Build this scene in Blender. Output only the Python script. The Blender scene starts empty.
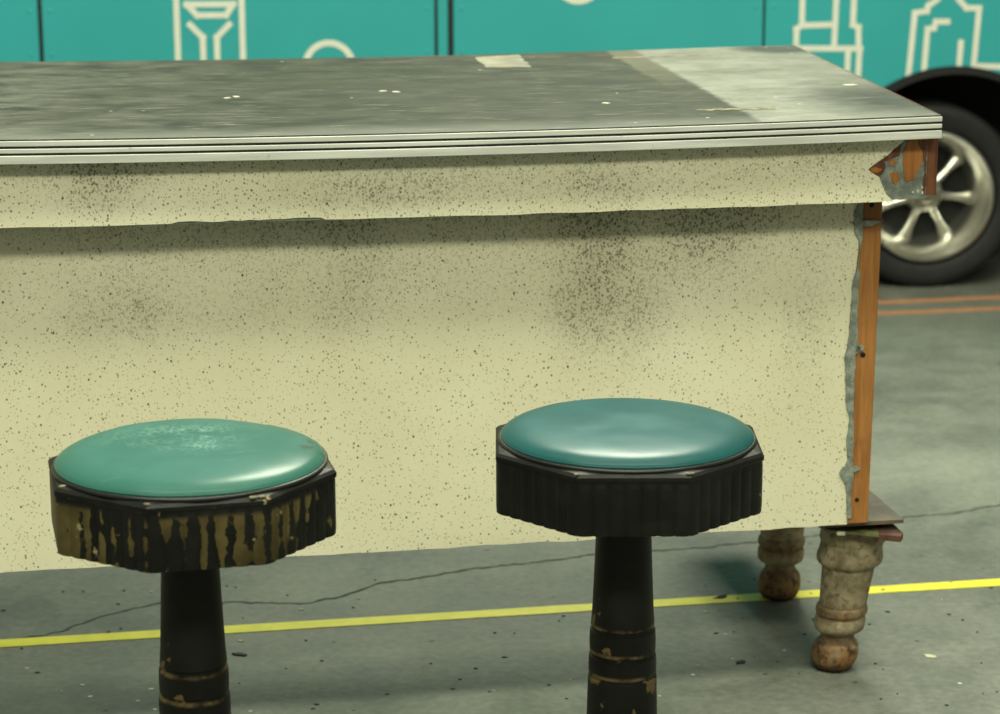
import bpy, bmesh, math, random
from mathutils import Vector, Matrix, noise
from mathutils.geometry import tessellate_polygon
random.seed(7)
PI = math.pi
R = math.radians
C = bpy.context.scene.collection
sc = bpy.context.scene
sc.view_settings.view_transform = 'Standard'
sc.view_settings.look = 'None'
sc.view_settings.exposure = 0.0

# ------------------------------------------------------------------ materials
class NB:
    """tiny node builder"""
    def __init__(s, name):
        s.m = bpy.data.materials.new(name)
        s.m.use_nodes = True
        s.t = s.m.node_tree
        s.b = s.t.nodes['Principled BSDF']
        s.co = s.t.nodes.new('ShaderNodeTexCoord').outputs['Object']
    def n(s, typ, **kw):
        x = s.t.nodes.new(typ)
        for k, v in kw.items():
            setattr(x, k, v)
        return x
    def set(s, sock, v):
        if hasattr(v, 'is_output') or isinstance(v, bpy.types.NodeSocket):
            s.t.links.new(v, sock)
        else:
            if isinstance(v, tuple) and len(v) == 3 and sock.type == 'RGBA':
                v = v + (1,)
            sock.default_value = v
    def mp(s, scale=(1, 1, 1), loc=(0, 0, 0), rot=(0, 0, 0)):
        x = s.n('ShaderNodeMapping')
        s.set(x.inputs[0], s.co)
        x.inputs['Scale'].default_value = scale
        x.inputs['Location'].default_value = loc
        x.inputs['Rotation'].default_value = rot
        return x.outputs[0]
    def noise(s, scale, detail=4, rough=.55, vec=None, dist=0):
        x = s.n('ShaderNodeTexNoise')
        s.set(x.inputs['Vector'], vec or s.co)
        x.inputs['Scale'].default_value = scale
        x.inputs['Detail'].default_value = detail
        x.inputs['Roughness'].default_value = rough
        x.inputs['Distortion'].default_value = dist
        return x.outputs[0]
    def voro(s, scale, vec=None, feature='F1', rnd=1):
        x = s.n('ShaderNodeTexVoronoi', feature=feature)
        s.set(x.inputs['Vector'], vec or s.co)
        x.inputs['Scale'].default_value = scale
        x.inputs['Randomness'].default_value = rnd
        return x
    def rng(s, v, a, b, c=0., d=1., smooth=True):
        x = s.n('ShaderNodeMapRange')
        if smooth: x.interpolation_type = 'SMOOTHSTEP'
        s.set(x.inputs[0], v)
        for i, q in enumerate((a, b, c, d)): s.set(x.inputs[i + 1], q)
        return x.outputs[0]
    def math(s, op, a, b=0., clamp=False):
        x = s.n('ShaderNodeMath', operation=op, use_clamp=clamp)
        s.set(x.inputs[0], a); s.set(x.inputs[1], b)
        return x.outputs[0]
    def mul(s, a, b): return s.math('MULTIPLY', a, b)
    def add(s, a, b, clamp=False): return s.math('ADD', a, b, clamp)
    def mix(s, f, a, b):
        x = s.n('ShaderNodeMix', data_type='RGBA')
        s.set(x.inputs[0], f); s.set(x.inputs[6], a); s.set(x.inputs[7], b)
        return x.outputs[2]
    def xyz(s):
        x = s.n('ShaderNodeSeparateXYZ'); s.set(x.inputs[0], s.co)
        return x.outputs
    def blob(s, c, r, soft=1.0):
        """1 inside an ellipsoid around c, fading outwards"""
        x = s.n('ShaderNodeMapping', vector_type='POINT')
        s.set(x.inputs[0], s.co)
        x.inputs['Scale'].default_value = tuple(1 / q for q in r)
        x.inputs['Location'].default_value = tuple(-a / q for a, q in zip(c, r))
        l = s.n('ShaderNodeVectorMath', operation='LENGTH'); s.set(l.inputs[0], x.outputs[0])
        return s.rng(l.outputs['Value'], 1., 1. - soft)
    def out(s, col=None, rough=.5, metal=0., bump=None, bstr=.3, bdist=.002, spec=.5, coat=0., emit=None):
        p = s.b
        if col is not None: s.set(p.inputs['Base Color'], col)
        s.set(p.inputs['Roughness'], rough)
        s.set(p.inputs['Metallic'], metal)
        s.set(p.inputs['Specular IOR Level'], spec)
        if coat:
            p.inputs['Coat Weight'].default_value = coat
            p.inputs['Coat Roughness'].default_value = .15
        if bump is not None:
            bm_ = s.n('ShaderNodeBump')
            bm_.inputs['Strength'].default_value = bstr
            bm_.inputs['Distance'].default_value = bdist
            s.set(bm_.inputs['Height'], bump)
            s.t.links.new(bm_.outputs[0], p.inputs['Normal'])
        return s.m

def plain(name, col, rough=.5, metal=0., var=.12, scale=30, spec=.5):
    b = NB(name)
    f = b.noise(scale, 5)
    dark = tuple(c * (1 - var * 2) for c in col)
    return b.out(b.mix(b.rng(f, .35, .65), dark, col), rough, metal, spec=spec)

def cream(name, smudges, top_z, low_z, dens=0.):
    b = NB(name)
    base = b.mix(b.rng(b.noise(3.2, 5), .3, .7), (.66, .63, .43), (.73, .705, .515))
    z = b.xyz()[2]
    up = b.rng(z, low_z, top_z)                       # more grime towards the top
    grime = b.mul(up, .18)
    for c, r, k in smudges:
        grime = b.add(grime, b.mul(b.blob(c, r), k))
    wide = b.rng(b.noise(6, 3), .4, .7)
    grime = b.mul(grime, b.add(b.mul(wide, .7), .55))
    gv = b.voro(250, b.mp((1, 1, .8)))
    fine = b.mul(b.rng(gv.outputs['Distance'], .62, .22), b.rng(b.noise(120, 2), .36, .56))
    stip = b.mul(grime, b.add(b.mul(fine, .95), .34))
    # tiny dark specks of two sizes
    def specks(scale, r0, r1, frac):
        v = b.voro(scale, b.mp((1, 1, .85)))
        sx = b.n('ShaderNodeSeparateColor'); b.set(sx.inputs[0], v.outputs['Color'])
        lim = b.add(b.mul(sx.outputs[0], r1 - r0), r0)
        on = b.math('LESS_THAN', sx.outputs[1], frac)
        return b.mul(b.rng(v.outputs['Distance'], lim, b.mul(lim, .55)), on)
    fr = b.add(b.mul(b.rng(b.noise(5, 3), .35, .68), .5), b.add(b.mul(up, .25), .16 + dens))
    fr2 = b.add(fr, b.mul(grime, .55))
    s1 = specks(165, .12, .36, fr2)
    s2 = specks(84, .05, .19, b.mul(fr2, .5))
    s3 = specks(270, .16, .42, b.add(b.mul(fr2, 1.2), .12))
    col = b.mix(b.math('MINIMUM', stip, .85), base, (.10, .095, .05))
    col = b.mix(b.mul(s3, .55), col, (.15, .12, .055))
    col = b.mix(b.mul(s1, .7), col, (.07, .058, .028))
    col = b.mix(b.mul(s2, .85), col, (.03, .025, .014))
    return b.out(col, .5, bump=b.noise(40, 3), bstr=.06, spec=.35)

M = {}
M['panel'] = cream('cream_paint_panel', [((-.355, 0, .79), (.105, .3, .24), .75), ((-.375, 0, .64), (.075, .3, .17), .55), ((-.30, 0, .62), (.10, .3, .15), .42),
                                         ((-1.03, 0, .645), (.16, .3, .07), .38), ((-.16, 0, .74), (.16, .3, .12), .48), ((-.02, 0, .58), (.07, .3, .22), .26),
                                         ((-.25, 0, .80), (.5, .3, .10), .45), ((-.82, 0, .80), (.6, .3, .09), .42), ((-.75, 0, .70), (.6, .3, .12), .25)], .80, .50)  # last row: wide blobs darken the panel just below the apron
M['apron'] = cream('cream_paint_apron', [((-.60, -.07, .86), (.33, .3, .07), .5), ((-.70, -.07, .83), (.20, .3, .05), .55), ((-1.05, -.07, .88), (.2, .3, .04), .5), ((-1.08, -.07, .845), (.10, .3, .05), .4),
                                         ((-.1, -.07, .87), (.25, .3, .05), .35), ((-.35, -.07, .83), (.3, .3, .05), .4)], .90, .80, .26)

def m_floor():
    b = NB('concrete_floor')
    n1 = b.noise(.9, 6, .6); n2 = b.noise(6, 6, .65, dist=.4); n3 = b.noise(60, 4, .6)
    f = b.add(b.mul(n1, .5), b.add(b.mul(n2, .3), b.mul(n3, .2)))
    col = b.mix(b.rng(f, .34, .70), (.086, .093, .074), (.262, .277, .225))
    st = b.rng(b.noise(2.3, 5, .6, b.mp((.4, 1.6, 1), (3, 1, 0), (0, 0, .3))), .52, .72)
    col = b.mix(b.mul(st, .2), col, (.32, .325, .265))
    v = b.voro(26); sx = b.n('ShaderNodeSeparateColor'); b.set(sx.inputs[0], v.outputs['Color'])
    sp = b.mul(b.rng(v.outputs['Distance'], .16, .06), b.math('LESS_THAN', sx.outputs[1], .10))
    col = b.mix(b.mul(sp, .8), col, (.035, .035, .028))
    sp2 = b.mul(b.rng(v.outputs['Distance'], .12, .05), b.math('GREATER_THAN', sx.outputs[1], .95))
    col = b.mix(b.mul(sp2, .7), col, (.55, .55, .45))
    return b.out(col, b.rng(n2, .3, .7, .50, .65), bump=n3, bstr=.08, spec=.25)
M['floor'] = m_floor()

def m_top():
    b = NB('worn_grey_laminate')
    x, y, z = b.xyz()
    streak = b.noise(11, 7, .7, b.mp((.8, 1.5, 1)), .3)
    big = b.noise(3.2, 4, .6)
    lam = b.mix(b.rng(streak, .35, .68), (.026, .029, .019), (.066, .070, .051))
    lam = b.mix(b.mul(b.rng(big, .45, .7), .6), lam, (.055, .057, .036))
    # gloss painted into the colour as a paler front edge and far left
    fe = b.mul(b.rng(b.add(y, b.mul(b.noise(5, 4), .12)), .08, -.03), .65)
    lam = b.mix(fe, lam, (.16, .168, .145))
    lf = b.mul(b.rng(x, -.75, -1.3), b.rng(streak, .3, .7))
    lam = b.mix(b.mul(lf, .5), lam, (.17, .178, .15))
    # bare, lighter section at the right end
    xe = b.add(b.add(x, b.mul(b.add(b.noise(30, 3), -.5), .02)), b.add(b.mul(y, -.0488), .0139))
    bare = b.mix(b.rng(b.noise(6, 7, .72, b.mp((1.2, 1.6, 1))), .30, .66), (.13, .138, .11), (.245, .255, .215))
    dk = b.math('MAXIMUM', b.blob((.19, .88, .93), (.10, .12, 1), .6), b.blob((.17, .09, .93), (.24, .32, 1), .85))
    bare = b.mix(b.mul(dk, .92), bare, (.018, .023, .019))
    ed = b.rng(x, .06, .19)
    bare = b.mix(b.mul(ed, .35), bare, (.11, .12, .10))
    col = b.mix(b.rng(xe, -.115, -.100), lam, bare)
    # faint pale strip left of the joint
    col = b.mix(b.mul(b.mul(b.rng(xe, -.165, -.155), b.rng(xe, -.10, -.115)), b.mul(b.rng(y, .25, .8), .35)), col, (.26, .25, .17))
    # scratches and pale crumbs
    sc_ = b.noise(9, 2, .5, b.mp((1.3, 26, 1), (0, 0, 0), (0, 0, .18)))
    col = b.mix(b.mul(b.rng(sc_, .64, .70), .4), col, (.42, .42, .34))
    v = b.voro(34); sx = b.n('ShaderNodeSeparateColor'); b.set(sx.inputs[0], v.outputs['Color'])
    sp = b.mul(b.rng(v.outputs['Distance'], .13, .06), b.math('LESS_THAN', sx.outputs[1], .05))
    col = b.mix(b.mul(sp, .8), col, (.6, .6, .48))
    return b.out(col, b.rng(streak, .3, .7, .5, .65), bump=streak, bstr=.05, spec=.05)
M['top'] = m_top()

def m_trim():
    b = NB('brushed_aluminium_trim')
    n = b.noise(9, 5, .6, b.mp((.6, 1, 8)))
    col = b.mix(b.rng(n, .35, .68), (.50, .51, .455), (.66, .67, .60))
    d = b.mul(b.rng(b.noise(60, 4, .7), .62, .75), .55)
    return b.out(b.mix(d, col, (.22, .21, .17)), .42, .25, spec=.5)
M['trim'] = m_trim()
M['groove'] = plain('black_groove', (.012, .012, .010), .6)
M['dark_wood'] = plain('dark_wood', (.06, .032, .016), .6, var=.25, scale=14)

def m_wood(name, a, c, rust=0.):
    b = NB(name)
    g = b.noise(16, 6, .6, b.mp((7, 7, .6)))
    col = b.mix(b.rng(g, .32, .68), a, c)
    z = b.xyz()[2]
    col = b.mix(b.mul(b.rng(b.noise(14, 4), .5, .72), .35), col, tuple(q * .45 for q in a))
    if rust: col = b.mix(b.rng(z, .70, .79, 0, .6), col, (.10, .035, .012))  # darker red-brown towards the top of the post
    return b.out(col, .62, bump=g, bstr=.12, spec=.3)
M['post'] = m_wood('orange_brown_post_wood', (.27, .112, .026), (.39, .172, .046), 1)
M['rust_wood'] = m_wood('red_brown_end_wood', (.085, .030, .014), (.17, .065, .026))
M['orange_wood'] = m_wood('torn_orange_wood', (.27, .10, .022), (.40, .165, .04))

def m_adh():
    b = NB('grey_adhesive')
    n = b.noise(55, 5, .65)
    col = b.mix(b.rng(n, .35, .65), (.135, .155, .125), (.27, .30, .25))
    return b.out(col, .75, bump=n, bstr=.8, bdist=.004, spec=.25)
M['adhesive'] = m_adh()

def m_leg():
    b = NB('chipped_painted_leg')
    z = b.xyz()[2]
    n = b.noise(26, 6, .65); n2 = b.noise(80, 5, .65)
    col = b.mix(b.rng(n, .33, .66), (.15, .112, .058), (.35, .295, .18))
    col = b.mix(b.mul(b.rng(n2, .50, .68), .65), col, (.06, .038, .02))
    rr = b.add(b.rng(z, .085, .035), b.mul(b.blob((0, 0, .10), (.1, .1, .022), .8), .75), True)
    rust = b.mix(b.rng(b.noise(45, 5, .7), .38, .6), (.045, .018, .008), (.25, .135, .05))
    col = b.mix(b.mul(rr, b.rng(b.noise(32, 5, .6), .32, .55)), col, rust)
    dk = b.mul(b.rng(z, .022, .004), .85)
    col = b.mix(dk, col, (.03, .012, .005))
    return b.out(col, .6, bump=b.add(b.mul(n, .6), b.mul(n2, .4)), bstr=.5, bdist=.004, spec=.35)
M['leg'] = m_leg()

def m_vinyl(name, worn):
    b = NB(name)
    n = b.noise(7, 4, .5); x, y, z = b.xyz()
    col = b.mix(b.rng(n, .35, .68), ((.030, .125, .105) if worn else (.014, .085, .092)), ((.040, .150, .132) if worn else (.022, .112, .118)))
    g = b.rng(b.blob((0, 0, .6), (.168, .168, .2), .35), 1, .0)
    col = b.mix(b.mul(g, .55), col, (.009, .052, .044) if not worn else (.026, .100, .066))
    rough = b.rng(n, .3, .7, .28, .36)
    if worn:
        cr = b.n('ShaderNodeTexVoronoi', feature='DISTANCE_TO_EDGE')
        b.set(cr.inputs['Vector'], b.mp((1, 1, 1))); cr.inputs['Scale'].default_value = 105
        e = b.mul(b.rng(cr.outputs['Distance'], .16, .03), b.rng(b.noise(16, 4, .6), .40, .56))
        m = b.mul(b.math('MAXIMUM', b.blob((-.005, .05, .6), (.13, .085, .3), .9), b.blob((.01, -.015, .6), (.07, .05, .3), .9)), .75)
        col = b.mix(b.mul(e, m), col, (.17, .32, .26))
        sc_ = b.rng(b.noise(18, 3, .5, b.mp((1, 9, 1), (0, 0, 0), (0, 0, .5))), .66, .74)
        col = b.mix(b.mul(sc_, .25), col, (.20, .36, .28))
        dk = b.mul(b.rng(b.noise(40, 4), .55, .66), b.blob((.15, -.02, .6), (.05, .06, .3), .9))
        col = b.mix(b.mul(dk, .8), col, (.02, .04, .025))
    return b.out(col, rough, bump=b.noise(120, 3), bstr=.03, spec=.14)
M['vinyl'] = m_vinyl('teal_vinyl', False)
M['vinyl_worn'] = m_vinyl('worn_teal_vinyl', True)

def m_rim(name, chips):
    b = NB(name)
    x, y, z = b.xyz()
    n = b.noise(9, 6, .66, b.mp((1, 1, .6)))
    black = b.mix(b.rng(b.noise(20, 4), .35, .65), (.0035, .004, .003), (.0085, .009, .0065))
    olive = b.mix(b.rng(b.noise(15, 5), .35, .65), (.045, .034, .010), (.105, .082, .027))
    if chips:
        # vertical stripes of bare bronze where the paint has flaked off
        ang = b.math('ARCTAN2', y, x)
        st = b.math('SINE', b.mul(ang, 50.))
        f = b.add(b.mul(st, .10), b.mul(b.add(n, -.5), 1.7))
        f = b.add(f, b.mul(b.add(b.noise(38, 3), -.5), .35))
        k = b.mul(b.rng(f, -.015, .02), b.rng(z, .584, .576))
        col = b.mix(b.mul(k, .95), black, olive)
        w = b.mul(b.rng(b.noise(48, 4, .6), .66, .70), .8)
        col = b.mix(w, col, (.30, .24, .12))
    else:
        w = b.rng(b.noise(52, 4, .6), .70, .74)
        col = b.mix(b.mul(w, .7), black, (.20, .17, .09))
    return b.out(col, b.rng(n, .3, .7, .40, .6), bump=n, bstr=.15, spec=.22)
M['rim'] = m_rim('black_painted_rim', False)
M['rim_worn'] = m_rim('flaked_black_and_bronze_rim', True)

def m_col():
    b = NB('black_painted_column')
    n = b.noise(9, 6, .6)
    col = b.mix(b.rng(n, .35, .65), (.003, .0035, .0025), (.008, .0085, .006))
    z = b.xyz()[2]
    ch = b.rng(b.noise(22, 5, .6), .62, .66)
    mask = b.mul(b.rng(z, .44, .36), .9)
    col = b.mix(b.mul(ch, mask), col, (.13, .09, .035))
    for zz in (.337, .302, .272):
        g = b.mul(b.blob((0, 0, zz), (1, 1, .0045), .9), b.rng(b.noise(25, 3), .40, .58))
        col = b.mix(b.mul(g, .75), col, (.15, .105, .045))
    return b.out(col, .5, bump=n, bstr=.2, spec=.2)
M['column'] = m_col()
M['piping'] = plain('black_piping', (.010, .012, .009), .4)

M['teal'] = plain('teal_truck_paint', (.030, .375, .385), .42, var=.03, scale=2)
M['white_line'] = plain('off_white_line_paint', (.76, .78, .66), .5, var=.03)
M['gap'] = plain('dark_seam', (.010, .016, .014), .6)
M['rubber'] = plain('black_tyre_rubber', (.008, .009, .0075), .7, var=.2, scale=20)
M['well'] = plain('black_wheel_well', (.006, .0065, .0055), .8)
M['chassis'] = plain('black_chassis', (.010, .010, .010), .7)
M['alloy'] = plain('polished_alloy', (.74, .735, .65), .24, .95, var=.08, scale=12)
M['alloy_matte'] = plain('satin_alloy', (.50, .49, .42), .34, 1., var=.12, scale=16)
M['yellow'] = plain('yellow_floor_tape', (.80, .74, .018), .45, var=.06, scale=25)
M['orange'] = plain('orange_floor_tape', (.60, .28, .13), .5, var=.08, scale=25)
M['crack'] = plain('floor_crack_dark', (.050, .054, .040), .9)
M['brown_board'] = plain('weathered_brown_board', (.15, .115, .075), .6, var=.25, scale=18)
M['hole'] = plain('screw_hole_black', (.004, .003, .002), .9)
M['olive_metal'] = plain('olive_green_metal', (.17, .17, .07), .55, .2, var=.2, scale=40)
M['rust'] = plain('dark_rust', (.10, .042, .024), .75, var=.3, scale=40)
M['tape_old'] = plain('old_yellowed_tape_residue', (.24, .22, .135), .6, var=.25, scale=14)
M['ochre'] = plain('ochre_glue_residue', (.24, .215, .12), .75, var=.3, scale=60)
M['chip'] = plain('white_paint_chip', (.62, .60, .44), .7)
M['dark_chip'] = plain('dark_debris', (.018, .018, .014), .8)
M['wall'] = plain('grey_hall_wall', (.33, .34, .28), .8, var=.05, scale=2)

# ------------------------------------------------------------------ helpers
def obj(name, bm, mat, parent=None, smooth=False, bevel=0., angle=40):
    me = bpy.data.meshes.new(name)
    bmesh.ops.recalc_face_normals(bm, faces=bm.faces)
    bm.to_mesh(me); bm.free()
    o = bpy.data.objects.new(name, me); C.objects.link(o)
    me.materials.append(mat)
    if smooth:
        for p in me.polygons: p.use_smooth = True
        me.set_sharp_from_angle(angle=R(angle))
    if bevel:
        md = o.modifiers.new('bevel', 'BEVEL'); md.width = bevel; md.segments = 2; md.limit_method = 'ANGLE'
    if parent: o.parent = parent
    return o

def tag(o, label, cat, group=None):
    o['label'] = label; o['category'] = cat
    if group: o['group'] = group
    return o

def thing(name, label, cat, loc=(0, 0, 0), rz=0, group=None):
    o = bpy.data.objects.new(name, None); C.objects.link(o)
    o.empty_display_size = .1
    o.location = loc; o.rotation_euler = (0, 0, rz)
    return tag(o, label, cat, group)

def box(bm, x0, x1, y0, y1, z0, z1):
    v = [bm.verts.new((x, y, z)) for x in (x0, x1) for y in (y0, y1) for z in (z0, z1)]
    for f in ((0, 1, 3, 2), (4, 6, 7, 5), (0, 4, 5, 1), (2, 3, 7, 6), (0, 2, 6, 4), (1, 5, 7, 3)):
        bm.faces.new([v[i] for i in f])
    return bm

def bx(*a): return box(bmesh.new(), *a)

def prism(bm, pts, axis, a, b):
    """polygon extruded along an axis: 'y' takes (x,z) points, 'z' takes (x,y) points, 'x' takes (y,z)"""
    def P(p, d):
        return {'y': (p[0], d, p[1]), 'z': (p[0], p[1], d), 'x': (d, p[0], p[1])}[axis]
    lo = [bm.verts.new(P(p, a)) for p in pts]; hi = [bm.verts.new(P(p, b)) for p in pts]
    n = len(pts)
    for i in range(n):
        bm.faces.new((lo[i], lo[(i + 1) % n], hi[(i + 1) % n], hi[i]))
    for t in tessellate_polygon([[Vector((q[0], q[1], 0)) for q in pts]]):
        try:
            bm.faces.new([lo[i] for i in t]); bm.faces.new([hi[i] for i in t][::-1])
        except ValueError:
            pass
    return bm

def lathe(bm, prof, seg=48, axis='z', cap=True):
    rings = []
    for r, z in prof:
        ring = []
        for i in range(seg):
            a = 2 * PI * i / seg
            c, s = r * math.cos(a), r * math.sin(a)
            ring.append(bm.verts.new((c, s, z) if axis == 'z' else (c, z, s)))
        rings.append(ring)
    for a, b in zip(rings, rings[1:]):
        for i in range(seg):
            bm.faces.new((a[i], a[(i + 1) % seg], b[(i + 1) % seg], b[i]))
    if cap:
        if prof[0][0] > 1e-5: bm.faces.new(rings[0][::-1])
        if prof[-1][0] > 1e-5: bm.faces.new(rings[-1])
    return bm

def smooth_prof(pts, n=4):
    """Catmull-Rom through profile points"""
    out = []
    for i in range(len(pts) - 1):
        p0 = pts[max(i - 1, 0)]; p1 = pts[i]; p2 = pts[i + 1]; p3 = pts[min(i + 2, len(pts) - 1)]
        for k in range(n):
            t = k / n
            q = []
            for d in (0, 1):
                q.append(.5 * (2 * p1[d] + (p2[d] - p0[d]) * t + (2 * p0[d] - 5 * p1[d] + 4 * p2[d] - p3[d]) * t * t
                               + (3 * p1[d] - p0[d] - 3 * p2[d] + p3[d]) * t ** 3))
            out.append((max(q[0], 0.0005), q[1]))
    out.append(pts[-1])
    return out

def jag(pts, step, amp, seed):
    """break a polyline into short uneven segments"""
    rnd = random.Random(seed); out = []
    for (x0, y0), (x1, y1) in zip(pts, pts[1:]):
        L = math.hypot(x1 - x0, y1 - y0); n = max(1, int(L / step))
        nx, ny = -(y1 - y0) / (L + 1e-9), (x1 - x0) / (L + 1e-9)
        for k in range(n):
            t = k / n; d = rnd.uniform(-amp, amp) if k else 0
            out.append((x0 + (x1 - x0) * t + nx * d, y0 + (y1 - y0) * t + ny * d))
    out.append(pts[-1])
    return out

def blob_poly(cx, cz, rx, rz, seed, n=26, amp=.28):
    rnd = random.Random(seed)
    ph = [rnd.uniform(0, 6.28) for _ in range(4)]
    out = []
    for i in range(n):
        a = 2 * PI * i / n
        k = 1 + amp * (.5 * math.sin(2 * a + ph[0]) + .3 * math.sin(3 * a + ph[1]) + .3 * math.sin(5 * a + ph[2]) + .2 * math.sin(8 * a + ph[3]))
        out.append((cx + rx * k * math.cos(a), cz + rz * k * math.sin(a)))
    return out

# ------------------------------------------------------------------ camera
cam_d = bpy.data.cameras.new('camera'); cam = bpy.data.objects.new('camera', cam_d); C.objects.link(cam)
p, r = R(13.2277), R(-.1272)
fwd = Vector((0, math.cos(p), -math.sin(p))); right = Vector((1, 0, 0)); up = Vector((0, math.sin(p), math.cos(p)))
cx = right * math.cos(r) + up * math.sin(r); cy = -right * math.sin(r) + up * math.cos(r)
mw = Matrix((cx, cy, -fwd)).transposed().to_4x4(); mw.translation = (0, 0, 1.38)
cam.matrix_world = mw
cam_d.sensor_width = 36; cam_d.lens = 85.0
cam_d.dof.use_dof = True; cam_d.dof.focus_distance = 3.25; cam_d.dof.aperture_fstop = 6.3
cam_d.clip_start = .05; cam_d.clip_end = 100
sc.camera = cam

# ------------------------------------------------------------------ setting
def struct(name, bm, mat):
    o = obj(name, bm, mat); o['kind'] = 'structure'; return o
floor = struct('floor', bx(-14, 14, -8, 16, -.05, 0), M['floor'])
struct('wall_back', bx(-14, 14, 16, 16.1, 0, 7), M['wall'])

def crack(pts, w, seed):
    pts = jag(pts, .012, .004, seed); rnd = random.Random(seed + 1)
    bm = bmesh.new(); prev = None
    for i, (x, y) in enumerate(pts):
        x2, y2 = pts[min(i + 1, len(pts) - 1)]; x1, y1 = pts[max(i - 1, 0)]
        L = math.hypot(x2 - x1, y2 - y1) + 1e-9
        h = w * rnd.uniform(.35, 1.)
        n = (-(y2 - y1) / L * h, (x2 - x1) / L * h)
        a = bm.verts.new((x + n[0], y + n[1], .0006)); b = bm.verts.new((x - n[0], y - n[1], .0006))
        if prev: bm.faces.new((prev[0], a, b, prev[1]))
        prev = (a, b)
    obj('crack', bm, M['crack'], floor)
crack([(-1.9, 3.52), (-1.3, 3.62), (-.846, 3.774), (-.753, 3.823), (-.698, 3.899), (-.603, 3.972), (-.48, 3.977), (-.355, 3.965),
       (-.286, 4.002), (-.219, 4.08), (-.147, 4.107), (-.056, 4.159), (.074, 4.199), (.169, 4.241), (.379, 4.282), (.719, 4.393),
       (.801, 4.478), (.894, 4.498), (1.006, 4.559), (1.4, 4.66), (2.2, 4.75)], .0042, 3)

# tapes on the floor
def strip(name, a, b, w, mat, label):
    a = Vector(a); b = Vector(b); d = (b - a).normalized(); n = Vector((-d.y, d.x)) * w / 2
    a = a - d * 2.2; b = b + d * 2.2
    bm = bmesh.new(); rnd = random.Random(4); N = 90
    up_ = []; dn = []
    for i in range(N + 1):
        c = a + (b - a) * (i / N)
        j = 1 + rnd.uniform(-.03, .03)
        up_.append((c.x + n.x * j, c.y + n.y * j)); dn.append((c.x - n.x * j, c.y - n.y * j))
    prism(bm, up_ + dn[::-1], 'z', .0002, .0012)
    return tag(obj(name, bm, mat), label, 'tape')
strip('floor_tape', (-.844, 3.7645), (.906, 4.0745), .037, M['yellow'], 'bright yellow tape line stuck across the concrete floor beneath the counter')
strip('floor_tape', (1.075, 6.533), (1.43, 6.60), .042, M['orange'], 'orange tape line on the floor, the one nearest the van wheel')
strip('floor_tape', (1.053, 6.386), (1.40, 6.449), .042, M['orange'], 'orange tape line on the floor, the one farther out from the van wheel')

# ------------------------------------------------------------------ counter
ctr = thing('lunch_counter', 'worn cream lunch counter with grey top, ribbed metal edge and turned legs', 'counter', (.4905, 3.5492, 0), R(10.0775))
XL = -2.35                                              # far left end, outside the picture
# countertop
tp = [(XL, -.096), (.1465, -.096), (.238, .936), (XL, .926)]
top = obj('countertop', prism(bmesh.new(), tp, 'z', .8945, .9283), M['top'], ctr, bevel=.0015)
tr = obj('edge_trim', bx(XL, .1475, -.0985, -.0962, .8942, .9281), M['groove'], top)
for z0, z1 in ((.9188, .9264), (.9092, .9156), (.8940, .9060)):
    obj('trim_band', bx(XL, .1487, -.1010, -.0984, z0, z1), M['trim'], tr, bevel=.0009)
obj('end_edging', prism(bmesh.new(), [(.1480, -.094), (.1495, -.094), (.2402, .936), (.2385, .936)], 'z', .8945, .9275), M['rust_wood'], top)
# leftovers on the top
rp = jag([(-.395, .715), (-.318, .700), (-.300, .905), (-.385, .885), (-.395, .715)], .02, .004, 8)[:-1]
obj('tape_residue', prism(bmesh.new(), rp, 'z', .9284, .9290), M['tape_old'], top)
rp = jag([(-.188, .048), (-.066, .036), (-.062, .056), (-.180, .062), (-.188, .048)], .008, .006, 9)[:-1]
obj('glue_residue', prism(bmesh.new(), rp, 'z', .9284, .9292), M['ochre'], top)
rp = jag([(-.145, .80), (.04, .80), (.04, .816), (-.145, .815), (-.145, .80)], .012, .003, 12)[:-1]
obj('glue_residue', prism(bmesh.new(), rp, 'z', .9284, .9289), M['ochre'], top)
for k, (gx, gy) in enumerate(((-.86, .36), (-.875, .345), (-.62, .40), (-.60, .385), (.135, .29), (-.30, .17))):
    obj('paint_fleck', prism(bmesh.new(), blob_poly(gx, gy, .006 if k != 4 else .012, .006, 30 + k, 10), 'z', .9284, .9295), M['chip'], top)

# apron board with cream sheet torn away at its right end
apr = obj('apron_board', bx(XL, .1395, -.0685, -.045, .7990, .8935), M['adhesive'], ctr)
low = jag([(XL, .7997), (-.985, .7997)], .05, .0008, 1)[:-1] + jag([(-.985, .7999), (-.975, .8024), (-.93, .8010), (-.90, .8026), (-.86, .8014), (-.80, .8034), (-.772, .8028), (-.765, .7999)], .012, .0011, 2)[:-1] \
    + jag([(-.765, .7997), (.040, .7972), (.0888, .7969)], .04, .0009, 3)
tear = jag([(.0888, .7969), (.0830, .8020), (.0760, .8085), (.0690, .8235), (.0640, .8350), (.0468, .8465), (.1010, .8871), (.104, .8935)], .009, .0013, 6)
obj('cream_facing', prism(bmesh.new(), low[:-1] + tear + [(XL, .8935)], 'y', -.0715, -.0687), M['apron'], apr)
obj('torn_patch', prism(bmesh.new(), jag([(.047, .8465), (.064, .836), (.070, .839), (.075, .849), (.072, .858), (.085, .862), (.096, .866), (.098, .880), (.102, .8885), (.047, .8465)], .006, .001, 22)[:-1], 'y', -.0697, -.0686), M['rust_wood'], apr)
obj('torn_patch', prism(bmesh.new(), blob_poly(.0590, .8455, .008, .0042, 41, 16), 'y', -.0703, -.0690), M['orange_wood'], apr)
obj('torn_patch', prism(bmesh.new(), jag([(.107, .826), (.120, .829), (.131, .850), (.130, .872), (.120, .889), (.109, .887), (.101, .870), (.103, .846), (.107, .826)], .007, .002, 23)[:-1], 'y', -.0702, -.0686), M['orange_wood'], apr)
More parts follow.
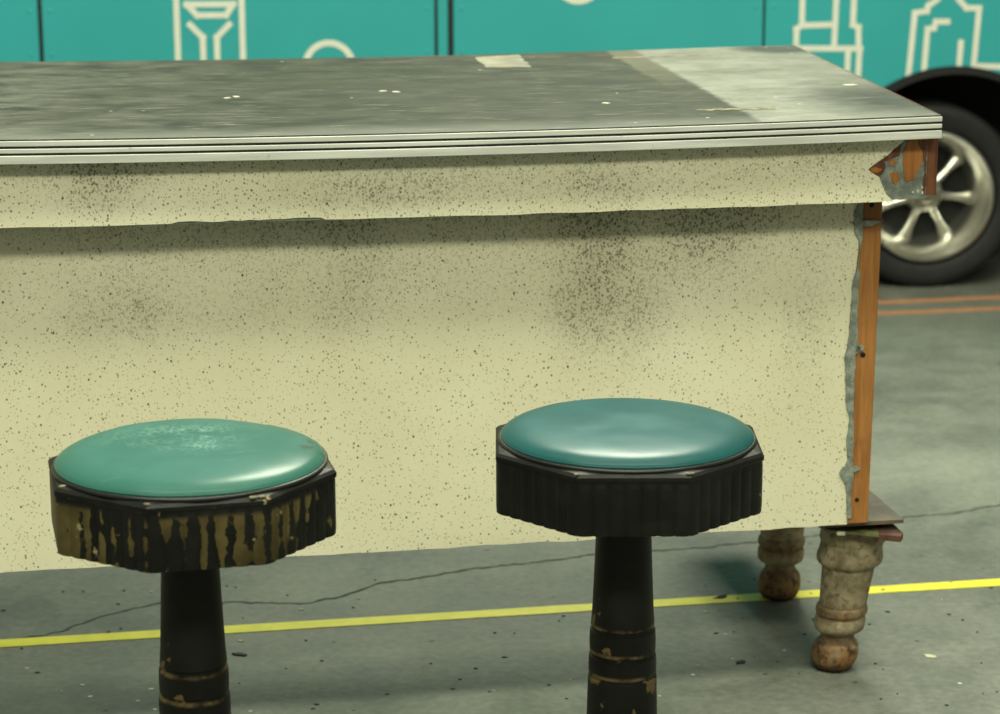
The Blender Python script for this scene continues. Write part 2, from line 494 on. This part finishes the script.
obj('torn_patch', prism(bmesh.new(), blob_poly(.0895, .833, .0075, .0085, 42, 18), 'y', -.0702, -.0686), M['orange_wood'], apr)
obj('torn_patch', prism(bmesh.new(), blob_poly(.085, .855, .0045, .0045, 43, 14), 'y', -.0702, -.0686), M['orange_wood'], apr)
obj('torn_patch', prism(bmesh.new(), jag([(.103, .8895), (.138, .8925), (.138, .804), (.134, .812), (.136, .845), (.132, .872), (.121, .8895), (.103, .8895)], .008, .0012, 24)[:-1], 'y', -.0700, -.0686), M['rust_wood'], apr)
for k, (fx, fz) in enumerate(((.1185, .8095), (.1265, .8110), (.1335, .8085), (.1325, .8165))):
    obj('paint_fleck', prism(bmesh.new(), blob_poly(fx, fz, .0014, .0022, 60 + k, 8), 'y', -.0707, -.0686), M['chip'], apr)
obj('end_block', bx(.1395, .1566, -.0670, .02, .8035, .8940), M['rust_wood'], ctr, bevel=.001)

# front panel
pe = jag([(.0562, .2712), (.0545, .30), (.0556, .345), (.0520, .40), (.0560, .45), (.0525, .50), (.0500, .55), (.0530, .60), (.0545, .66), (.0600, .72), (.0570, .785), (.0570, .815)], .012, .0013, 11)
pb = jag([(XL, .2705), (-.1, .2703), (.0562, .2712)], .03, .0013, 13)
pan = obj('front_panel', prism(bmesh.new(), pb[:-1] + pe + [(XL, .815)], 'y', 0., .008), M['panel'], ctr)
# adhesive ridge along the panel edge
ad = [(.0600, .792), (.0565, .785), (.0512, .765), (.0535, .735), (.0605, .724), (.0600, .69), (.0516, .656), (.0494, .577), (.0426, .540), (.0470, .498), (.0465, .474), (.0545, .441),
      (.0530, .425), (.0505, .402), (.0545, .380), (.0451, .358), (.0495, .340), (.0540, .322), (.0545, .282)]
ad2 = [(.0620, .282), (.0595, .32), (.0640, .350), (.0610, .372), (.0615, .40), (.0600, .44), (.0600, .475), (.0600, .545), (.0630, .57), (.0610, .60), (.0620, .66), (.0612, .70), (.0650, .735), (.0640, .77), (.0640, .792)]
obj('adhesive_ridge', prism(bmesh.new(), jag(ad, .006, .0011, 15) + jag(ad2, .008, .0011, 16), 'y', -.0032, .004), M['adhesive'], pan)
for cxx, czz, rx, rz_, sd in ((.0655, .5555, .008, .005, 1), (.070, .752, .022, .0045, 2), (.060, .556, .007, .010, 3), (.0655, .362, .007, .005, 4), (.048, .355, .007, .010, 5)):
    obj('adhesive_smear', prism(bmesh.new(), blob_poly(cxx, czz, rx, rz_, sd, 20), 'y', -.0028, .004), M['adhesive'], pan)
# corner post
post = obj('corner_post', prism(bmesh.new(), [(.0555, .2717), (.0908, .2717), (.0972, .815), (.0555, .815)], 'y', .001, .045), M['post'], ctr, bevel=.0012)
for hx, hz, hr in ((.0731, .5446, .0042), (.0713, .3106, .0034), (.0794, .7796, .0038)):
    obj('screw_hole', prism(bmesh.new(), [(hx + hr * math.cos(a * PI / 7), hz + hr * math.sin(a * PI / 7)) for a in range(14)], 'y', .0002, .004), M['hole'], post)
# hidden framing: far left post, back stretcher, shelf rail
obj('corner_post', bx(XL, XL + .04, .009, .05, .2717, .815), M['post'], ctr)
obj('back_post', bx(.03, .075, .83, .875, .27, .8944), M['dark_wood'], ctr)
obj('back_post', bx(XL + .02, XL + .065, .83, .875, .27, .8944), M['dark_wood'], ctr)
obj('frame_rail', bx(XL, .09, .009, .045, .8155, .8944), M['dark_wood'], ctr)
obj('frame_rail', bx(XL, .09, .84, .875, .84, .8944), M['dark_wood'], ctr)
obj('frame_rail', bx(.02, .06, .046, .83, .84, .8944), M['dark_wood'], ctr)
# base plate sticking out past the post, and the corner plate on top of the leg
base = obj('base_plate', prism(bmesh.new(), [(.0155, .012), (.1543, .0130), (.1549, .88), (.0155, .88)], 'z', .2640, .2700), M['brown_board'], ctr)
obj('base_plate', bx(XL + .01, XL + .15, .014, .88, .26, .27), M['dark_wood'], ctr)
pl_ = [(.034, .046), (.040, .034), (.1080, -.004), (.1370, -.020), (.1460, -.006), (.149, .060), (.146, .150), (.036, .150)]
cp = obj('corner_plate', prism(bmesh.new(), pl_, 'z', .2485, .2525), M['olive_metal'], ctr)
obj('rusty_tip', prism(bmesh.new(), [(.108, -.0045), (.1375, -.0215), (.1475, -.006), (.149, .045), (.120, .04)], 'z', .2440, .2535), M['rust'], cp)
obj('paint_fleck', prism(bmesh.new(), blob_poly(.054, .0225, .006, .006, 71, 10), 'z', .2478, .2531), M['chip'], cp)
obj('spacer_block', bx(.05, .135, .045, .14, .2526, .2598), M['groove'], ctr)

# the long top sags a few millimetres between its supports
def sag(o, amt):
    bm = bmesh.new(); bm.from_mesh(o.data)
    for k in range(21):
        xk = -1.30 + k * .07
        bmesh.ops.bisect_plane(bm, geom=bm.verts[:] + bm.edges[:] + bm.faces[:], plane_co=(xk, 0, 0), plane_no=(1, 0, 0), dist=1e-5)
    for v in bm.verts:
        u = (v.co.x + .55) / .70
        if abs(u) < 1: v.co.z -= amt * (1 - u * u)
    bm.to_mesh(o.data); bm.free()
for o in [top] + list(top.children) + list(tr.children):
    sag(o, .0058)
for o in [apr] + list(apr.children):
    sag(o, .0030)

# turned legs
LP = [(.0200, 0), (.029, .003), (.0352, .013), (.0375, .025), (.0372, .034), (.0350, .0435), (.0300, .0490), (.0272, .0520), (.0268, .0600), (.0280, .0640), (.0345, .0655), (.0392, .0690), (.0412, .0750), (.0414, .0830),
      (.0400, .0890), (.0372, .0910), (.0374, .0930), (.0408, .0955), (.0416, .1010), (.0405, .1070), (.0378, .1095), (.0380, .1120), (.0392, .130), (.0418, .1700), (.0425, .1740), (.0460, .1775), (.0515, .1825), (.0535, .1880), (.0532, .1940),
      (.0515, .2010), (.0502, .2100), (.0505, .2160), (.0525, .2195), (.0535, .2240), (.0535, .2290), (.0530, .2480)]
def make_leg(x, y, lean, seed, h=.2484):
    bm = lathe(bmesh.new(), smooth_prof(LP, 3), 44)
    o = Vector((seed * 3.1, seed, 0))
    for v in bm.verts:
        k = noise.noise(v.co * 38 + o)
        q = v.co.xy.normalized() * k * .0011
        v.co.x += q.x; v.co.y += q.y
        v.co.z *= h / .248
        v.co.x += lean * v.co.z / .2175
    l = obj('leg', bm, M['leg'], ctr, smooth=True, angle=60)
    l.location = (x, y, 0)
    return l
make_leg(.0685, .0860, .0268, 1)
make_leg(.0830, .4401, .006, 2, .2598)
make_leg(XL + .08, .0860, 0, 3, .2598)
make_leg(XL + .08, .4401, 0, 4, .2598)

# ------------------------------------------------------------------ stools
COLP = [(.0380, .503), (.0384, .47), (.0402, .43), (.0430, .375), (.0446, .356), (.0428, .354), (.0428, .351), (.0458, .349), (.0464, .335), (.0460, .320), (.0440, .3185), (.0440, .316),
        (.0470, .314), (.0476, .303), (.0474, .2905), (.0456, .289), (.0456, .2865), (.0482, .2845), (.0500, .22), (.0540, .12), (.0600, .07)]
BASEP = [(.168, 0), (.170, .008), (.160, .018), (.120, .030), (.085, .045), (.066, .062), (.060, .072), (.050, .074)]
def octagon_rim(D, ztop, H, dz_lip=.010, flutes=7):
    a = D / 2
    def peri(off, fl):
        pts = []
        for k in range(8):
            ang = k * PI / 4 - PI / 2
            nrm = Vector((math.cos(ang), math.sin(ang))); tan = Vector((-nrm.y, nrm.x))
            half = (a + off) * math.tan(PI / 8)
            N = flutes * 6
            for i in range(N):
                t = -half + 2 * half * i / N
                d = 0
                if fl:
                    u = (i / N * flutes) % 1.
                    d = -fl * (1 - abs(math.sin(PI * u)) ** .6)
                pts.append(nrm * (a + off + d) + tan * t)
        return pts
    bm = bmesh.new()
    lv = [(ztop - .0005, -.030, 0), (ztop, -.012, 0), (ztop - .0015, -.004, 0), (ztop - .005, .0, 0), (ztop - .0095, 0, 0), (ztop - .0125, -.0012, .0006),
          (ztop - .019, -.0004, .0020), (ztop - H + .010, -.0004, .0020), (ztop - H + .001, -.001, .0026), (ztop - H, -.005, .003), (ztop - H + .004, -.030, 0), (ztop - H + .012, -.10, 0)]
    rings = [[bm.verts.new((q.x, q.y, z)) for q in peri(o, fl)] for z, o, fl in lv]
    n = len(rings[0])
    for A, B in zip(rings, rings[1:]):
        for i in range(n):
            bm.faces.new((A[i], A[(i + 1) % n], B[(i + 1) % n], B[i]))
    bm.faces.new(rings[-1]); bm.faces.new(rings[0][::-1])
    return bm

def cushion(Rr, z, h, notch=False):
    prof = [(.0005, z + h), (Rr * .25, z + h * .985), (Rr * .5, z + h * .935), (Rr * .7, z + h * .85), (Rr * .84, z + h * .72), (Rr * .925, z + h * .54), (Rr * .975, z + h * .30), (Rr * .996, z + h * .10), (Rr, z), (Rr * .985, z - .006)]
    bm = lathe(bmesh.new(), smooth_prof(prof, 4), 96)
    bmesh.ops.remove_doubles(bm, verts=[v for v in bm.verts if v.co.xy.length < .001], dist=.002)
    for v in bm.verts:
        k = noise.noise(v.co * 9) * .0010 + noise.noise(v.co * 24) * .0004
        v.co.z += k
        if notch:                                  # slight step in the cover on the far edge
            a = math.degrees(math.atan2(v.co.y, v.co.x))
            d = (a - 66) / 10.
            if v.co.xy.length > Rr * .6 and abs(a - 82) < 40:
                v.co.z += .0012 * math.tanh(d) * (v.co.xy.length / Rr - .6) / .4
    return bm

def make_stool(x, y, rz, D, Rc, ztop, H, vinyl, rim, label, worn, dz, dx):
    t = thing('counter_stool', label, 'stool', (x, y, 0), rz, 'stools in front of the lunch counter')
    obj('column', lathe(bmesh.new(), [(r_ * .935, z_ - dz * min(1, (.503 - z_) / .1) if z_ > .1 else z_) for r_, z_ in COLP], 56), M['column'], t, smooth=True, angle=35).location.x = dx
    obj('base_flange', lathe(bmesh.new(), BASEP, 64), M['column'], t, smooth=True, angle=50).location.x = dx
    rm = obj('octagonal_rim', octagon_rim(D, ztop, H), rim, t)
    # edge chips on the lip
    cs = obj('seat_cushion', cushion(Rc, ztop + .0045, .0180, worn), vinyl, t, smooth=True, angle=60)
    bm = bmesh.new(); prev = None; Np, Nq = 96, 8; rr = []
    for i in range(Np):
        a = 2 * PI * i / Np; ring = []
        for j in range(Nq):
            q = 2 * PI * j / Nq
            rad = Rc + .0006 + .0028 * math.cos(q)
            ring.append(bm.verts.new((rad * math.cos(a), rad * math.sin(a), ztop + .0012 + .0028 * math.sin(q))))
        rr.append(ring)
    for i in range(Np):
        for j in range(Nq):
            bm.faces.new((rr[i][j], rr[(i + 1) % Np][j], rr[(i + 1) % Np][(j + 1) % Nq], rr[i][(j + 1) % Nq]))
    obj('piping', bm, M['piping'], cs, smooth=True, angle=80)
    return t, rm, cs
t1, rim1, cs1 = make_stool(.1625, 2.9217, 0, .3365, .1620, .5865, .0808, M['vinyl'], M['rim'],
                      'right stool with smooth teal vinyl seat and solid black octagonal fluted rim', False, .020, -.003)
t2, rim2, cs2 = make_stool(-.3762, 2.7653, R(13.5), .335, .1635, .5995, .0840, M['vinyl_worn'], M['rim_worn'],
                      'left stool with crackled teal vinyl seat and flaking black and bronze rim', True, .012, -.005)
def chip(parent, pts, z0, z1, seed):
    for k, (ax, ay, s) in enumerate(pts):
        obj('paint_chip_mark', prism(bmesh.new(), blob_poly(ax, ay, s, s * .7, seed + k, 9), 'z', z0, z1), M['ochre'], parent)
chip(rim1, [(-.0695, -.1655, .003), (.066, -.1645, .0038), (.071, -.1625, .0022)], .585, .5868, 80)
chip(rim2, [(.064, -.1635, .0045), (.054, -.1645, .005), (-.068, -.1630, .0035), (-.158, -.066, .0045)], .598, .5998, 90)

# ------------------------------------------------------------------ van
van = thing('van', 'teal van with white line drawings parked behind the counter', 'van', (1.247, 6.737, 0), R(3.))
BX0, BX1, BY0, BY1, BZ0, BZ1 = -3.7, 1.25, -.035, 1.95, .30, 2.25
AC, AR = (.046, .267), .372
def arch_panel(x0, x1, z0, z1, y0, y1, arch=False):
    if not arch: return bx(x0, x1, y0, y1, z0, z1)
    a0 = math.asin((z0 - AC[1]) / AR)
    pts = [(x0, z0)]
    N = 40
    for i in range(N + 1):
        a = PI - a0 - (PI - 2 * a0) * i / N
        pts.append((AC[0] + AR * math.cos(a), AC[1] + AR * math.sin(a)))
    pts += [(x1, z0), (x1, z1), (x0, z1)]
    return prism(bmesh.new(), pts, 'y', y0, y1)
def core():
    return arch_panel(BX0, BX1, BZ0, BZ1, BY0 + .012, BY1, True)
obj('body_shell', core(), M['gap'], van)
for x0, x1, ar in ((BX0, -2.5285, 0), (-2.5165, -1.4315, 0), (-1.4225, -1.3945, 0), (-1.3785, -.5085, 0), (-.5015, BX1, 1)):
    bm = arch_panel(x0, x1, BZ0 + .002, BZ1 - .002, BY0, BY0 + .011, ar)
    pn = obj('side_panel', bm, M['teal'], van, bevel=0 if ar else .002)
    if x1 - x0 > .3:
        for xx in (x0 + .022, x1 - .022):
            if xx > .5 or xx < -3.6: continue
            for zz in (.70, .82, .94):
                bm = bmesh.new()
                bmesh.ops.create_uvsphere(bm, u_segments=8, v_segments=6, radius=.006, matrix=Matrix.Translation((xx, BY0, zz)) @ Matrix.Diagonal((1, .35, 1, 1)))
                obj('rivet', bm, M['teal'], pn, smooth=True)
# wheel arch lip and dark inner well
bm = bmesh.new(); N = 48; rings = []
for i in range(N + 1):
    a = R(-2) + R(184) * i / N
    c, s = math.cos(a), math.sin(a)
    rings.append([bm.verts.new((AC[0] + rr_ * c, yy, AC[1] + rr_ * s)) for rr_, yy in ((AR + .010, BY0 - .001), (AR + .008, BY0 - .014), (AR - .012, BY0 - .016), (AR - .014, BY0 + .40), (AR - .002, BY0 + .40), (AR - .001, BY0 + .02))])
for A, B in zip(rings, rings[1:]):
    for j in range(6):
        bm.faces.new((A[j], A[(j + 1) % 6], B[(j + 1) % 6], B[j]))
obj('wheel_arch', bm, M['well'], van, smooth=True)
obj('inner_well', bx(AC[0] - AR, AC[0] + AR, .36, .40, .12, .66), M['well'], van)
obj('chassis', bx(BX0 + .1, BX1 - .1, .42, 1.55, .22, .299), M['chassis'], van)
obj('roof_cap', bx(BX0, BX1, BY0, BY1, BZ1, BZ1 + .03), M['white_line'], van, bevel=.01)

TIRE = [(.193, .030), (.200, .012), (.212, .004), (.240, .000), (.257, .004), (.2655, .014), (.2678, .030), (.268, .12), (.2665, .195), (.258, .225), (.235, .238), (.205, .235), (.193, .215)]
def make_wheel(x, y, flip=False, spokes=7, detail=True):
    sgn = -1 if flip else 1
    w = obj('wheel', lathe(bmesh.new(), [(.176, .030), (.176, .004), (.181, -.001), (.188, .000), (.193, .006), (.1945, .020), (.192, .030), (.190, .16), (.184, .16), (.181, .04), (.176, .030)], 72, 'y', False), M['alloy'], van, smooth=True, angle=50)
    w.location = (x, y, .268)
    if flip: w.rotation_euler = (0, 0, PI)
    tb = smooth_prof(TIRE, 3)
    bm = lathe(bmesh.new(), tb, 96, 'y', False)
    obj('tyre', bm, M['rubber'], w, smooth=True, angle=50)
    # deep dish: barrel, back disc, spokes, hub
    obj('rim_barrel', lathe(bmesh.new(), [(.179, .012), (.174, .020), (.160, .040), (.146, .065), (.138, .090), (.136, .125)], 72, 'y', False), M['alloy'], w, smooth=True)
    obj('brake_backing', lathe(bmesh.new(), [(.001, .122), (.155, .122), (.155, .126)], 48, 'y', False), M['well'], w)
    for k in range(spokes):
        bm = bmesh.new()
        a = R(44) + 2 * PI * k / spokes
        d = Vector((math.cos(a), 0, math.sin(a))); t = Vector((-d.z, 0, d.x))
        pv = None
        for rad, wd, yy in ((.030, .016, .060), (.060, .0125, .064), (.095, .0115, .070), (.120, .0150, .074), (.139, .022, .078)):
            c = d * rad
            ring = [bm.verts.new(c + t * q + Vector((0, yv, 0))) for q, yv in ((-wd, yy + .016), (-wd * .75, yy + .002), (0, yy - .002), (wd * .75, yy + .002), (wd, yy + .016))]
            if pv:
                for i in range(4): bm.faces.new((pv[i], pv[i + 1], ring[i + 1], ring[i]))
                bm.faces.new((pv[4], pv[0], ring[0], ring[4]))
            pv = ring
        obj('spoke', bm, M['alloy'], w, smooth=True, angle=60)
    hb = obj('hub', lathe(bmesh.new(), [(.001, .036), (.020, .037), (.026, .042), (.028, .052), (.034, .055), (.050, .058), (.054, .064), (.054, .09)], 40, 'y', False), M['alloy_matte'], w, smooth=True, angle=50)
    for k in range(5):
        bm = bmesh.new()
        a = R(20) + 2 * PI * k / 5
        bmesh.ops.create_cone(bm, cap_ends=True, segments=6, radius1=.0075, radius2=.006, depth=.016, matrix=Matrix.Translation((.041 * math.cos(a), .051, .041 * math.sin(a))) @ Matrix.Rotation(PI / 2, 4, 'X'))
        obj('lug_nut', bm, M['alloy_matte'], w)
    return w
make_wheel(-.008, 0)
make_wheel(-2.9, .02)
make_wheel(-.008, 1.90, True)
make_wheel(-2.9, 1.90, True)

# painted drawings: flat strokes on the panels
def stroke(polys, w):
    bm = bmesh.new(); y = BY0 - .0012; lay = 0
    for pts in polys:
        for (x0, z0), (x1, z1) in zip(pts, pts[1:]):
            d = Vector((x1 - x0, z1 - z0)); L = d.length; d /= L; n = Vector((-d.y, d.x)) * w / 2
            e = d * w * .5
            a = Vector((x0, z0)) - e; b = Vector((x1, z1)) + e
            lay += 1; yy = y - .00002 * (lay % 9)
            bm.faces.new([bm.verts.new((q.x, yy, q.y)) for q in (a + n, b + n, b - n, a - n)])
    return bm
def arc(cx_, cz_, r_, a0, a1, n=28):
    return [(cx_ + r_ * math.cos(R(a0 + (a1 - a0) * i / n)), cz_ + r_ * math.sin(R(a0 + (a1 - a0) * i / n))) for i in range(n + 1)]
def ring_stroke(cx_, cz_, r_, w):
    bm = bmesh.new(); y = BY0 - .0012; N = 56
    o_ = [bm.verts.new((cx_ + (r_ + w / 2) * math.cos(2 * PI * i / N), y, cz_ + (r_ + w / 2) * math.sin(2 * PI * i / N))) for i in range(N)]
    i_ = [bm.verts.new((cx_ + (r_ - w / 2) * math.cos(2 * PI * i / N), y, cz_ + (r_ - w / 2) * math.sin(2 * PI * i / N))) for i in range(N)]
    for i in range(N): bm.faces.new((o_[i], o_[(i + 1) % N], i_[(i + 1) % N], i_[i]))
    return bm
W = .0175
obj('line_drawing', stroke([[(-2.146, .40), (-2.146, .93), (-1.966, .93), (-1.966, .40), (-2.146, .40)],
     [(-2.118, .836), (-1.989, .836), (-2.010, .806), (-2.089, .806), (-2.118, .836)],
     [(-2.110, .780), (-2.076, .745), (-2.076, .45)], [(-2.002, .780), (-2.037, .745), (-2.037, .45)]], .0165), M['white_line'], van)
obj('line_drawing', ring_stroke(-1.727, .661, .066, W), M['white_line'], van)
obj('line_drawing', ring_stroke(-1.029, .902, .064, W), M['white_line'], van)
obj('line_drawing', stroke([[(-.398, 1.02), (-.398, .766), (-.413, .756), (-.412, .52)], [(-.398, .766), (-.304, .768)], [(-.299, 1.02), (-.305, .703)],
     [(-.250, 1.02), (-.253, .767), (-.237, .760), (-.235, .703)], [(-.412, .702), (-.230, .700)], [(-.264, .692), (-.268, .52)], [(-.232, .700), (-.236, .52)],
     [(-.398, 1.02), (-.250, 1.02)]], .0165), M['white_line'], van)
obj('line_drawing', stroke([[(-.0905, .610), (-.078, .799), (-.044, .804), (-.040, .819), (-.018, .834)], arc(.016, .812, .041, 140, 40, 10), [(.047, .834), (.069, .812), (.105, .811), (.096, .648), (.30, .643)],
     [(-.046, .632), (-.040, .754), (-.022, .756), (-.017, .774), (.016, .774)], [(.054, .645), (.057, .715)]], .0165), M['white_line'], van)

# ------------------------------------------------------------------ bits on the floor
def bit(name, x, y, s, asp, rz, mat, label, cat, seed, group=None):
    bm = prism(bmesh.new(), blob_poly(0, 0, s, s * asp, seed, 12, .4), 'z', .0003, .0025)
    o = obj(name, bm, mat); o.location = (x, y, 0); o.rotation_euler = (0, 0, rz)
    return tag(o, label, cat, group)
bit('paint_chip', .711, 3.693, .011, .55, -.3, M['chip'], 'cream paint chip on the floor right of the front counter leg', 'paint chip', 101)
bit('floor_debris', .395, 3.667, .008, .8, .3, M['dark_chip'], 'black speck on the floor between the right stool and the front leg', 'debris', 102)
bit('floor_debris', -.434, 3.709, .013, .4, -.5, M['dark_chip'], 'dark flake on the floor just right of the left stool column', 'debris', 103)
bit('tape_scrap', .393, 3.994, .014, .45, .5, M['dark_chip'], 'small dark scrap lying on the yellow tape near the rear leg', 'debris', 104)
bm = bmesh.new(); rnd = random.Random(21)
for k in range(150):
    x, y = rnd.uniform(-1.0, 1.0), rnd.uniform(3.2, 4.1)
    s = rnd.uniform(.0012, .0042)
    prism(bm, [(x + a, y + b_) for a, b_ in blob_poly(0, 0, s, s * .7, k, 7, .4)], 'z', .0003, .0014)
nf = len(bm.faces)
for k in range(60):
    x, y = (rnd.uniform(-.95, -.45), rnd.uniform(3.3, 3.62)) if k < 30 else (rnd.uniform(-1., 1.), rnd.uniform(3.3, 4.1))
    s = rnd.uniform(.0014, .005)
    prism(bm, [(x + a, y + b_) for a, b_ in blob_poly(0, 0, s, s * .7, k, 7, .4)], 'z', .0003, .0014)
dust = obj('floor_grit', bm, M['dark_chip']); dust['kind'] = 'stuff'
dust.data.materials.append(M['chip'])
for q in dust.data.polygons[nf:]: q.material_index = 1
tag(dust, 'scattered dark grit and pale paint crumbs on the concrete floor', 'grit')

# ------------------------------------------------------------------ light
TINT = (.975, .985, .78)
def lamp(name, loc, target, sx, sy, power, col=TINT):
    d = bpy.data.lights.new(name, 'AREA'); d.shape = 'RECTANGLE'; d.size = sx; d.size_y = sy; d.energy = power; d.color = col
    o = bpy.data.objects.new(name, d); C.objects.link(o); o.location = loc
    o.rotation_euler = (Vector(target) - Vector(loc)).to_track_quat('-Z', 'Y').to_euler()
    return o
lamp('hall_light', (.2, -1.6, 4.6), (.2, 3.5, .6), 6, .5, 262)
lamp('hall_light', (.0, 2.1, 4.6), (0, 2.9, .5), 4.5, .35, 215)
lamp('hall_light', (.2, 4.1, 4.6), (.2, 5.6, .5), 4, .5, 75)
lamp('hall_light', (.45, 7.8, 4.8), (.3, 4.0, .3), 1.6, 1.2, 300)
w = bpy.data.worlds.new('hall_ambient'); sc.world = w; w.use_nodes = True
bg = w.node_tree.nodes['Background']; bg.inputs[0].default_value = (.88, .88, .74, 1); bg.inputs[1].default_value = .29
